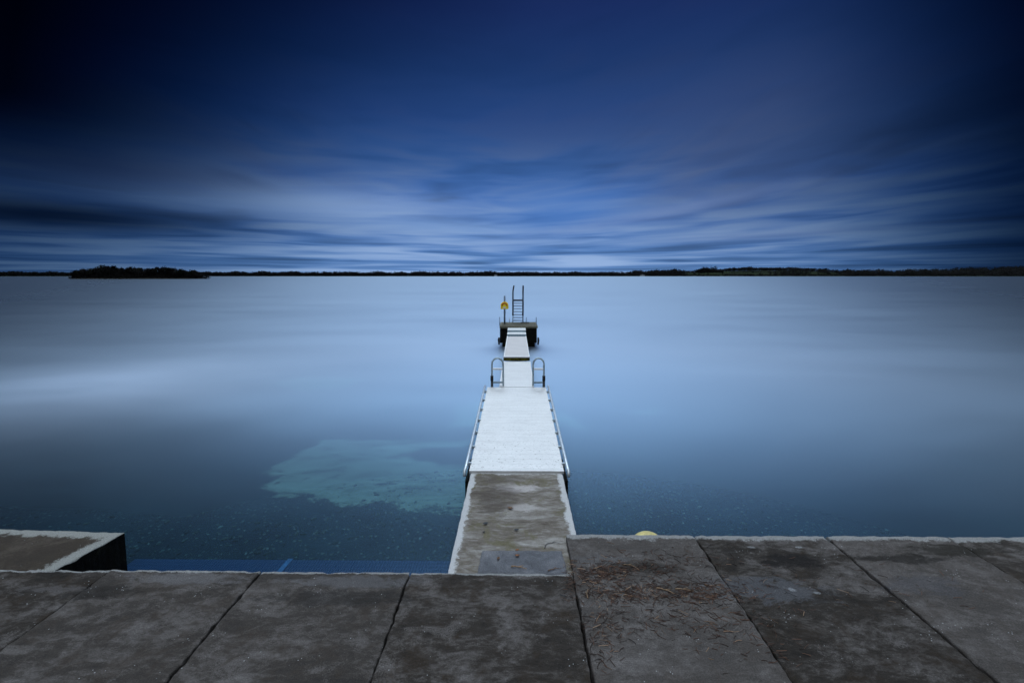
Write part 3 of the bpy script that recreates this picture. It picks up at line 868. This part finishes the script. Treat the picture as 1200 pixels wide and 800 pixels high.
leaf(569, 614, PZ, .4, .09, 'steel_dark', 'dark leaf on the left half of the concrete jetty')
leaf(567, 624, PZ, .2, .05, 'steel_dark', 'tiny dark leaf nearest the left edge of the jetty')
leaf(598, 596, PZ, -.3, .10, 'twig', 'brown leaf on the jetty between the two pale patches')
leaf(584, 655, FZ, 1.2, .07, 'twig', 'curled brown leaf at the left of the flagstone')

# ------------------------------------------------------------------ far shore
DS = 1350.0
def far_x(px, y): return (px - 605.5) * y / F
PROF = [(-400, 5), (44, 4), (250, 3), (420, 3), (560, 4), (680, 5), (735, 7), (765, 11), (800, 14), (840, 17), (880, 20), (930, 20), (960, 17), (990, 13), (1040, 12),
        (1090, 15), (1130, 20), (1200, 25), (1500, 28)]
def prof(px):
    for (a, ha), (b, hb) in zip(PROF, PROF[1:]):
        if a <= px <= b:
            u = (px - a) / (b - a); u = u * u * (3 - 2 * u); return ha + (hb - ha) * u
    return PROF[0][1] if px < PROF[0][0] else PROF[-1][1]
def ground_z(x, y):
    px = 605.5 + x * F / y
    u = max(0, min(1, (y - DS - 3) / 260)); u = u * u * (3 - 2 * u)
    return .25 + prof(px) * u + noise.noise(Vector((x * .01, y * .01, 2))) * 1.0 * u
bm = bmesh.new()
yy = [DS - 1, DS + 2, DS + 30, DS + 80, DS + 130, DS + 190, DS + 260, DS + 330, DS + 800]
G = []
for j, y in enumerate(yy):
    G.append([])
    for i in range(-140, 141):
        x = i * 20.0
        z = -.6 if j == 0 else ground_z(x, y) - (30 if j == len(yy) - 1 else 0)
        jj = noise.noise(Vector((x * .006, 0, 5))) * 10 if j < 3 else 0
        G[-1].append(bm.verts.new((x, y + jj, z)))
for a, b in zip(G, G[1:]):
    for i in range(len(a) - 1): bm.faces.new((a[i], a[i + 1], b[i + 1], b[i]))
tag(mesh_obj('far_shore', bm, 'field', smooth=True), kind='structure')

def crown_bits(bm, cx, cy, cz, rx, rz, n, s, rng):
    """n small twig-clump faces spread through a lobed crown's volume."""
    lobes = [(rng.gauss(0, .45), rng.gauss(0, .45), rng.uniform(-.5, .65), rng.uniform(.35, .62)) for _ in range(7)]
    for _ in range(n):
        lx, ly, lz, lr = rng.choice(lobes)
        d = Vector((rng.gauss(0, 1), rng.gauss(0, 1), rng.gauss(0, 1))).normalized() * rng.random() ** .45 * lr
        p = Vector((cx + (lx + d.x) * rx, cy + (ly + d.y) * rx, cz + (lz + d.z) * rz))
        a = Vector((rng.gauss(0, 1), rng.gauss(0, 1), rng.gauss(0, 1))).normalized(); b = a.orthogonal().normalized()
        q = s * rng.uniform(.5, 1.2)
        bm.faces.new([bm.verts.new(p + a * q), bm.verts.new(p + b * q * .6), bm.verts.new(p - a * q), bm.verts.new(p - b * q * .6)])

def tree_proto(seed, h, w, mat, loc, label, group, n=420, base=.22, cat='tree', name='bare_tree'):
    rng = random.Random(seed)
    t = thing(name, label, cat, (0, 0, 0), group)
    bm = bmesh.new()
    tube(bm, [(0, 0, -.5), (.05 * h * rng.uniform(-1, 1), 0, h * .35), (.03 * h * rng.uniform(-1, 1), .1, h * .72)], [h * .03, h * .022, h * .01], 7)
    for k in range(7):
        a = rng.uniform(0, 6.28); z = h * rng.uniform(.25, .55); l = w * rng.uniform(.25, .45)
        tube(bm, [(0, 0, z), (math.cos(a) * l * .6, math.sin(a) * l * .6, z + h * .12), (math.cos(a) * l, math.sin(a) * l, z + h * rng.uniform(.2, .34))], [h * .012, h * .008, h * .003], 5)
    mesh_obj('trunk', bm, 'bark', t, smooth=True)
    bm = bmesh.new()
    crown_bits(bm, 0, 0, h * (base + (1 - base) / 2), w / 2, h * (1 - base) / 2, n, h * .055, rng)
    mesh_obj('crown', bm, mat, t)
    t.location = loc
    return t

# wooded island on the left
YI = 4.6 * F / (326.9 - 322)
ix0, ix1 = far_x(77, YI + 14), far_x(245, YI + 14)
bm = bmesh.new()
n = 60
cen = ((ix0 + ix1) / 2, YI + 14)
ring = []
for k in range(n):
    a = 2 * math.pi * k / n; w = 1 + noise.noise(Vector((math.cos(a) * 2, math.sin(a) * 2, 1))) * .12
    cs = math.copysign(abs(math.cos(a)) ** .55, math.cos(a))
    ring.append((cs * (ix1 - ix0) / 2 * min(w, 1.02), math.sin(a) * 14 * w))
lv = []
for sc_, z in ((1.0, -.6), (.985, .15), (.9, .8), (.5, 1.6)):
    lv.append([bm.verts.new((cen[0] + x * sc_, cen[1] + y * sc_, z)) for x, y in ring])
for a, b in zip(lv, lv[1:]):
    for k in range(n): bm.faces.new((a[k], a[(k + 1) % n], b[(k + 1) % n], b[k]))
bm.faces.new(lv[-1])
tag(mesh_obj('island_ground', bm, 'bank'), kind='structure')
IG = 'bare trees crowded on the low island'
IL = 'dark bare tree in the dense wood on the low island'
protos = [tree_proto(100 + k, 11.5, 9 + k % 3 * 1.5, ('twigs', 'twigs', 'evergreen', 'twigs')[k % 4], (0, 0, 0), IL, IG, 520, .08) for k in range(5)]
# skyline heights along the island in photo rows
SKY = [(84, 316), (95, 314.5), (112, 314), (118, 310.5), (128, 310.2), (132, 313), (142, 313), (152, 311.8), (158, 312.5), (168, 313.6), (180, 313), (186, 312), (196, 312.6),
       (203, 313.5), (212, 315), (222, 315), (230, 316.5), (237, 318.5)]
used = set()
def place(proto_i, loc, sc, rz, label=None):
    if proto_i not in used:
        used.add(proto_i); o = protos[proto_i]; o.location = loc; o.scale = sc; o.rotation_euler = (0, 0, rz)
        if label: o['label'] = label
        return o
    return dup(protos[proto_i], loc, label or IL, rz, sc)
rng = random.Random(5)
kk = 0
for px in [84 + 2.95 * k for k in range(51)]:
    px += rng.uniform(-1, 1)
    top = 316
    for (a, ta), (b, tb) in zip(SKY, SKY[1:]):
        if a <= px <= b: top = ta + (tb - ta) * (px - a) / (b - a)
    y = YI + 14 + rng.uniform(-9, 9) * max(.1, 1 - ((px - 161) / 84) ** 2) ** .5
    h = 4.6 + (322 - top + rng.uniform(-.9, .2)) * y / F - .8
    if px > 236: h *= .8
    lab = None
    if 119 < px < 126 and 'tall' not in used:
        lab = 'rounded tree standing highest above the left half of the island wood'; h += 1.2; used.add('tall'); 
    place(kk % 5, (far_x(px, y), y, .8), (h / 11.5 * rng.uniform(.85, 1.1), h / 11.5, h / 11.5), rng.uniform(0, 6.28), lab); kk += 1
bm = bmesh.new()
for k in range(420):
    a = rng.uniform(0, 6.28); r_ = .97 * rng.random() ** .4
    x = cen[0] + math.cos(a) * (ix1 - ix0) / 2 * r_; y = cen[1] + math.sin(a) * 13 * r_
    h = rng.uniform(3.0, 6.0) * (1 if r_ < .9 else .5); crown_bits(bm, x, y, .4 + h * .5, h * .9, h * .55, 46, .55, rng)
tag(mesh_obj('island_undergrowth', bm, 'twigs'), 'black tangle of bushes along the shore of the low island', 'undergrowth', kind='stuff')

# woods along the far shore
bm = bmesh.new()
rng = random.Random(11)
def wood(bm, px0, px1, n, y0, y1, h0, h1, bits=30):
    for k in range(n):
        px = rng.uniform(px0, px1); y = DS + rng.uniform(y0, y1); x = far_x(px, y)
        cl = .9 + .3 * (noise.noise(Vector((px * .06, 0, 3))) + .5 * noise.noise(Vector((px * .25, 0, 7))))
        h = rng.uniform(h0, h1) * max(.4, cl); crown_bits(bm, x, y, ground_z(x, y) + h * .42, h * .55, h * .55, bits, h * .16, rng)
for (p0, p1, n_) in ((-120, 620, 1), (985, 1330, .5)):
    wood(bm, p0, p1, int(1100 * n_), 3, 40, 7, 10, 26)
    wood(bm, p0, p1, int(1300 * n_), 10, 80, 13, 16.5, 34)
    wood(bm, p0, p1, int(700 * n_), 80, 160, 12, 16, 30)
wood(bm, 600, 790, 330, 3, 40, 6, 9, 26)
wood(bm, 600, 800, 420, 20, 120, 12, 15, 34)
wood(bm, 600, 800, 250, 120, 200, 10, 14, 30)
wood(bm, 742, 792, 200, 60, 230, 12, 16)
wood(bm, 985, 1330, 900, 80, 265, 11, 15)
wood(bm, 780, 990, 420, 2, 18, 5, 8.5)          # along the water below the fields
wood(bm, 775, 800, 60, 40, 190, 8, 12)
wood(bm, 815, 845, 150, 165, 200, 9, 16)
wood(bm, 795, 830, 120, 185, 205, 7, 10)
wood(bm, 840, 990, 380, 236, 264, 5, 8)
wood(bm, 842, 965, 420, 235, 300, 10, 14)        # hill-top belt
wood(bm, 905, 948, 170, 40, 230, 8, 12)
wood(bm, 780, 990, 140, 58, 75, 4, 7)           # hedge lines
wood(bm, 800, 930, 90, 135, 150, 4, 7)
wood(bm, 955, 992, 120, 80, 230, 8, 12)
tag(mesh_obj('far_woodland', bm, 'wood_far'), 'dark distant woods lining the far shore of the lake', 'woods', kind='stuff')
FG = 'trees standing out on the far hillside'
FLB = 'dark tree standing in the green fields on the far hillside'
fp = [tree_proto(300 + k, 12, 12, 'wood_far', (0, 0, 0), FLB, FG, 420, .05, name='hillside_tree') for k in range(3)]
fu = set()
for i, (px, dy, h) in enumerate(((822, 180, 20), (826, 185, 22), (831, 190, 20), (836, 186, 21), (796, 60, 9), (803, 70, 9), (812, 90, 8), (845, 120, 8), (858, 240, 14), (866, 240, 12),
                                 (872, 245, 13), (880, 130, 8), (888, 60, 8), (893, 245, 13), (900, 100, 8), (915, 110, 10), (921, 90, 10), (930, 245, 12), (948, 180, 10),
                                 (955, 70, 8), (968, 90, 9), (976, 150, 10), (984, 190, 13), (988, 195, 14), (992, 190, 12), (1113, 255, 15), (1131, 255, 14))):
    y = DS + dy; x = far_x(px, y); loc = (x, y, ground_z(x, y) - .3); s = h / 12; k = i % 3
    lab = FLB
    if i < 4: lab = 'dark tree in the tall clump crowning the green fields'
    elif 22 <= i <= 24: lab = 'dark tree in the small clump right of the green fields'
    elif i == 25: lab = 'dark round tree on the ridge above the right woods'
    elif i == 26: lab = 'dark rounded tree on the highest right end of the ridge'
    if k not in fu:
        fu.add(k); o = fp[k]; o.location = loc; o.scale = (s, s, s); o['label'] = lab
    else: dup(fp[k], loc, lab, i * 1.3, (s, s, s))

def house(px, y, w, h, label):
    x = far_x(px, y); z = ground_z(x, y)
    t = thing('cottage', label, 'house', (x, y, z), 'white cottages on the far shore')
    bm = bmesh.new(); box(bm, x - w / 2, x + w / 2, y, y + 7, z - .5, z + h); mesh_obj('wall', bm, 'house_wall', t)
    bm = bmesh.new()
    a = [(x - w / 2 - .3, y - .3, z + h + .01), (x + w / 2 + .3, y - .3, z + h + .01), (x + w / 2 + .3, y + 7.3, z + h + .01), (x - w / 2 - .3, y + 7.3, z + h + .01),
         (x - w / 2 - .3, y + 3.5, z + h + 2.6), (x + w / 2 + .3, y + 3.5, z + h + 2.6)]
    v = [bm.verts.new(p) for p in a]
    for f in ((0, 1, 5, 4), (2, 3, 4, 5), (0, 4, 3), (1, 2, 5), (3, 2, 1, 0)): bm.faces.new([v[i] for i in f])
    rf = mesh_obj('roof', bm, 'house_roof', t)
    bm = bmesh.new(); box(bm, x - .4, x + .4, y + 3, y + 4, z + h + 1.9, z + h + 3.5); mesh_obj('chimney', bm, 'house_wall', rf)
    for q in (-.28, .28):
        bm = bmesh.new(); box(bm, x + q * w - .5, x + q * w + .5, y - .05, y + .02, z + 1, z + 2.2); mesh_obj('window', bm, 'window', t)
house(581, DS + 2, 8, 3.0, 'small white cottage among woods near the middle of the far shore')
house(752, DS + 3, 12, 2.8, 'long white cottage below the woods left of the green fields')

# ------------------------------------------------------------------ sky and light
SUN_EL, SUN_AZ = 48.0, 200.0        # behind the camera and to the left, veiled
w = bpy.data.worlds.new('World'); SC.world = w; w.use_nodes = True
nt = w.node_tree; bg = nt.nodes['Background']
sky = nt.nodes.new('ShaderNodeTexSky'); sky.sky_type = 'NISHITA'; sky.sun_disc = False
sky.sun_elevation = R(SUN_EL); sky.sun_rotation = R(SUN_AZ)
tc = nt.nodes.new('ShaderNodeTexCoord')
X, Y, Z = sep(nt, tc.outputs['Generated'])
Zp = Z.max(0.0)
hyp = (X * X + Y * Y).sqrt().max(.001)
e = Zp / hyp                                     # tangent of elevation
az = X.atan2(Y)                                  # 0 ahead, + to the right
es = e * (1.0 - az.max(0.0) * .34)
le = (es + .025).log()
# cloud streaks: thin bars near the horizon, broad soft ones higher up
n1 = noise_v(nt, comb(nt, az * 1.5, le * 2.0 + az * .10, 1.7), 1.6, 3, .48, .7)
n2 = noise_v(nt, comb(nt, az * 2.3, le * 3.4 - az * .15, 5.1), 2.0, 2, .45, .5)
n3 = noise_v(nt, comb(nt, az * 1.1, e * 3.0 - az * .8, 9.4), 1.3, 3, .5, .6)
base = ramp(nt, e / .7, [(0, (.125, .26, .55)), (.05, (.105, .235, .53)), (.14, (.080, .195, .50)), (.24, (.058, .155, .44)), (.34, (.036, .105, .31)),
                       (.48, (.020, .062, .215)), (.62, (.012, .040, .150)), (.80, (.010, .026, .115)), (1, (.008, .019, .085))])
streak = (n1 * .6 + n2 * .4).step(.42, .63)
hi = e.step(.40, .05)
cloud_c = ramp(nt, e / .5, [(0, (.36, .52, .82)), (.25, (.22, .34, .58)), (.6, (.06, .085, .19)), (1, (.022, .030, .085))])
c = mixc(nt, streak * (.10 + hi * .74), base, cloud_c)
dk = (n1 * .5 + n2 * .5).step(.50, .30)
c = mixc(nt, dk * (.15 + hi * .62), c, mixc(nt, .62, base, (.0, .006, .02)))
fx = az + .10
th = e.atan2(fx.abs() + .02)
rr = (e * e + fx * fx).sqrt()
sg = fx.step(-.05, .05)
nF = noise_v(nt, comb(nt, th * 2.6 + sg * 7.0, rr * .9, 2.2), 1.7, 4, .55, .4)
fm = e.step(.07, .20) * e.step(.42, .18) * fx.abs().step(.10, .50)
c = mixc(nt, nF.step(.48, .72) * fm * .55, c, (.085, .125, .27))
c = mixc(nt, nF.step(.46, .28) * fm * .60, c, mixc(nt, .7, base, (.0, .008, .03)))
# slate-violet veil to the upper right, pale veil from the left at mid height, dark bank below it
c = mixc(nt, gauss((az, .50, .28), (e, .24, .16)) * .62 * (n3 * .6 + .6), c, (.050, .074, .165))
c = mixc(nt, gauss((az, -.47, .30), (e, .142, .030)) * .80, c, (.30, .44, .72))
c = mixc(nt, gauss((az, -.12, .20), (e + az * .03, .098, .014)) * .65, c, (.22, .36, .64))
c = mixc(nt, gauss((az, .55, .24), (e - az * .02, .066, .008)) * .6, c, (.17, .26, .48))
c = mixc(nt, gauss((az, -.02, .26), (e, .072, .007)) * .6, c, (.24, .38, .66))
c = mixc(nt, gauss((az, .30, .22), (e - az * .16, .080, .014)) * .60, c, (.17, .25, .47))
c = mixc(nt, gauss((az, .12, .16), (e, .145, .05)) * .5, c, (.060, .19, .55))
c = mixc(nt, gauss((az, -.72, .22), (e - n3 * .04, .155, .035)) * .72, c, (.10, .14, .29))
c = mixc(nt, gauss((az, -.80, .26), (e, .092, .026)) * .88, c, (.003, .012, .040))
# the storm deck gets thick and dark towards both sides and high up
aw = az - e * .38
sd = (aw.abs() / (.80 - e.min(.6) * .55)) ** 3.2
S = 1.0 / (sd + 1.0)
S2r = az.step(.90, .50) * .9 + .1
S2l = az.step(-.92, -.28)
wl = e.step(.08, .28) * .5 + .5
S2l = (S2l - 1.0) * wl + 1.0
dim = (S * S2r * S2l).max(.012)
mul = nt.nodes.new('ShaderNodeMix'); mul.data_type = 'RGBA'; mul.blend_type = 'MULTIPLY'; mul.inputs[0].default_value = 1
nt.links.new(c, mul.inputs[6])
nt.links.new(comb(nt, dim ** 1.3, dim ** 1.08, dim ** .92), mul.inputs[7])
c = mul.outputs[2]
# behind the viewer an even grey deck, raised to light facing surfaces
c = mixc(nt, Y.step(.15, -.25), c, (.15, .18, .23))
# unseen bright opening overhead, added to light the water and decks
el = Zp._m('ARCSINE')
aq = (az / .64); aq = aq * aq; aq = 1.0 / (aq * aq * aq + 1.0)
hz = el.step(R(50), R(78))
openm = el.step(R(32.5), R(50)) * (.8 + n3 * .4) * (aq + (1.0 - aq) * hz)
nish = nt.nodes.new('ShaderNodeMix'); nish.data_type = 'RGBA'; nish.blend_type = 'MULTIPLY'; nish.inputs[0].default_value = 1
nt.links.new(sky.outputs[0], nish.inputs[6]); nish.inputs[7].default_value = (.1, .1, .1, 1)
bright = mixc(nt, .85, nish.outputs[2], mixc(nt, gauss((el, R(42), R(13)), (az, 0.0, .55)), (1.7, 2.0, 2.3), (9.4, 11.0, 12.7)))
c = mixc(nt, openm, c, bright)
nt.links.new(c, bg.inputs['Color']); bg.inputs['Strength'].default_value = 1.0

sd_ = bpy.data.lights.new('sun', 'SUN'); sun = bpy.data.objects.new('sun', sd_); COL.objects.link(sun)
sd_.energy = .5; sd_.angle = R(25); sd_.color = (1.0, .96, .90)
sun.rotation_euler = (R(90 - SUN_EL), 0, R(180 - SUN_AZ))

SC.view_settings.view_transform = 'Standard'; SC.view_settings.look = 'None'
SC.view_settings.exposure = 0; SC.view_settings.gamma = 1; SC.view_settings.use_curve_mapping = False
SC.cycles.use_denoising = True
w.cycles.sampling_method = 'MANUAL'; w.cycles.sample_map_resolution = 2048
SC.cycles.max_bounces = 6; SC.cycles.transparent_max_bounces = 8
SC.cycles.sample_clamp_indirect = 4
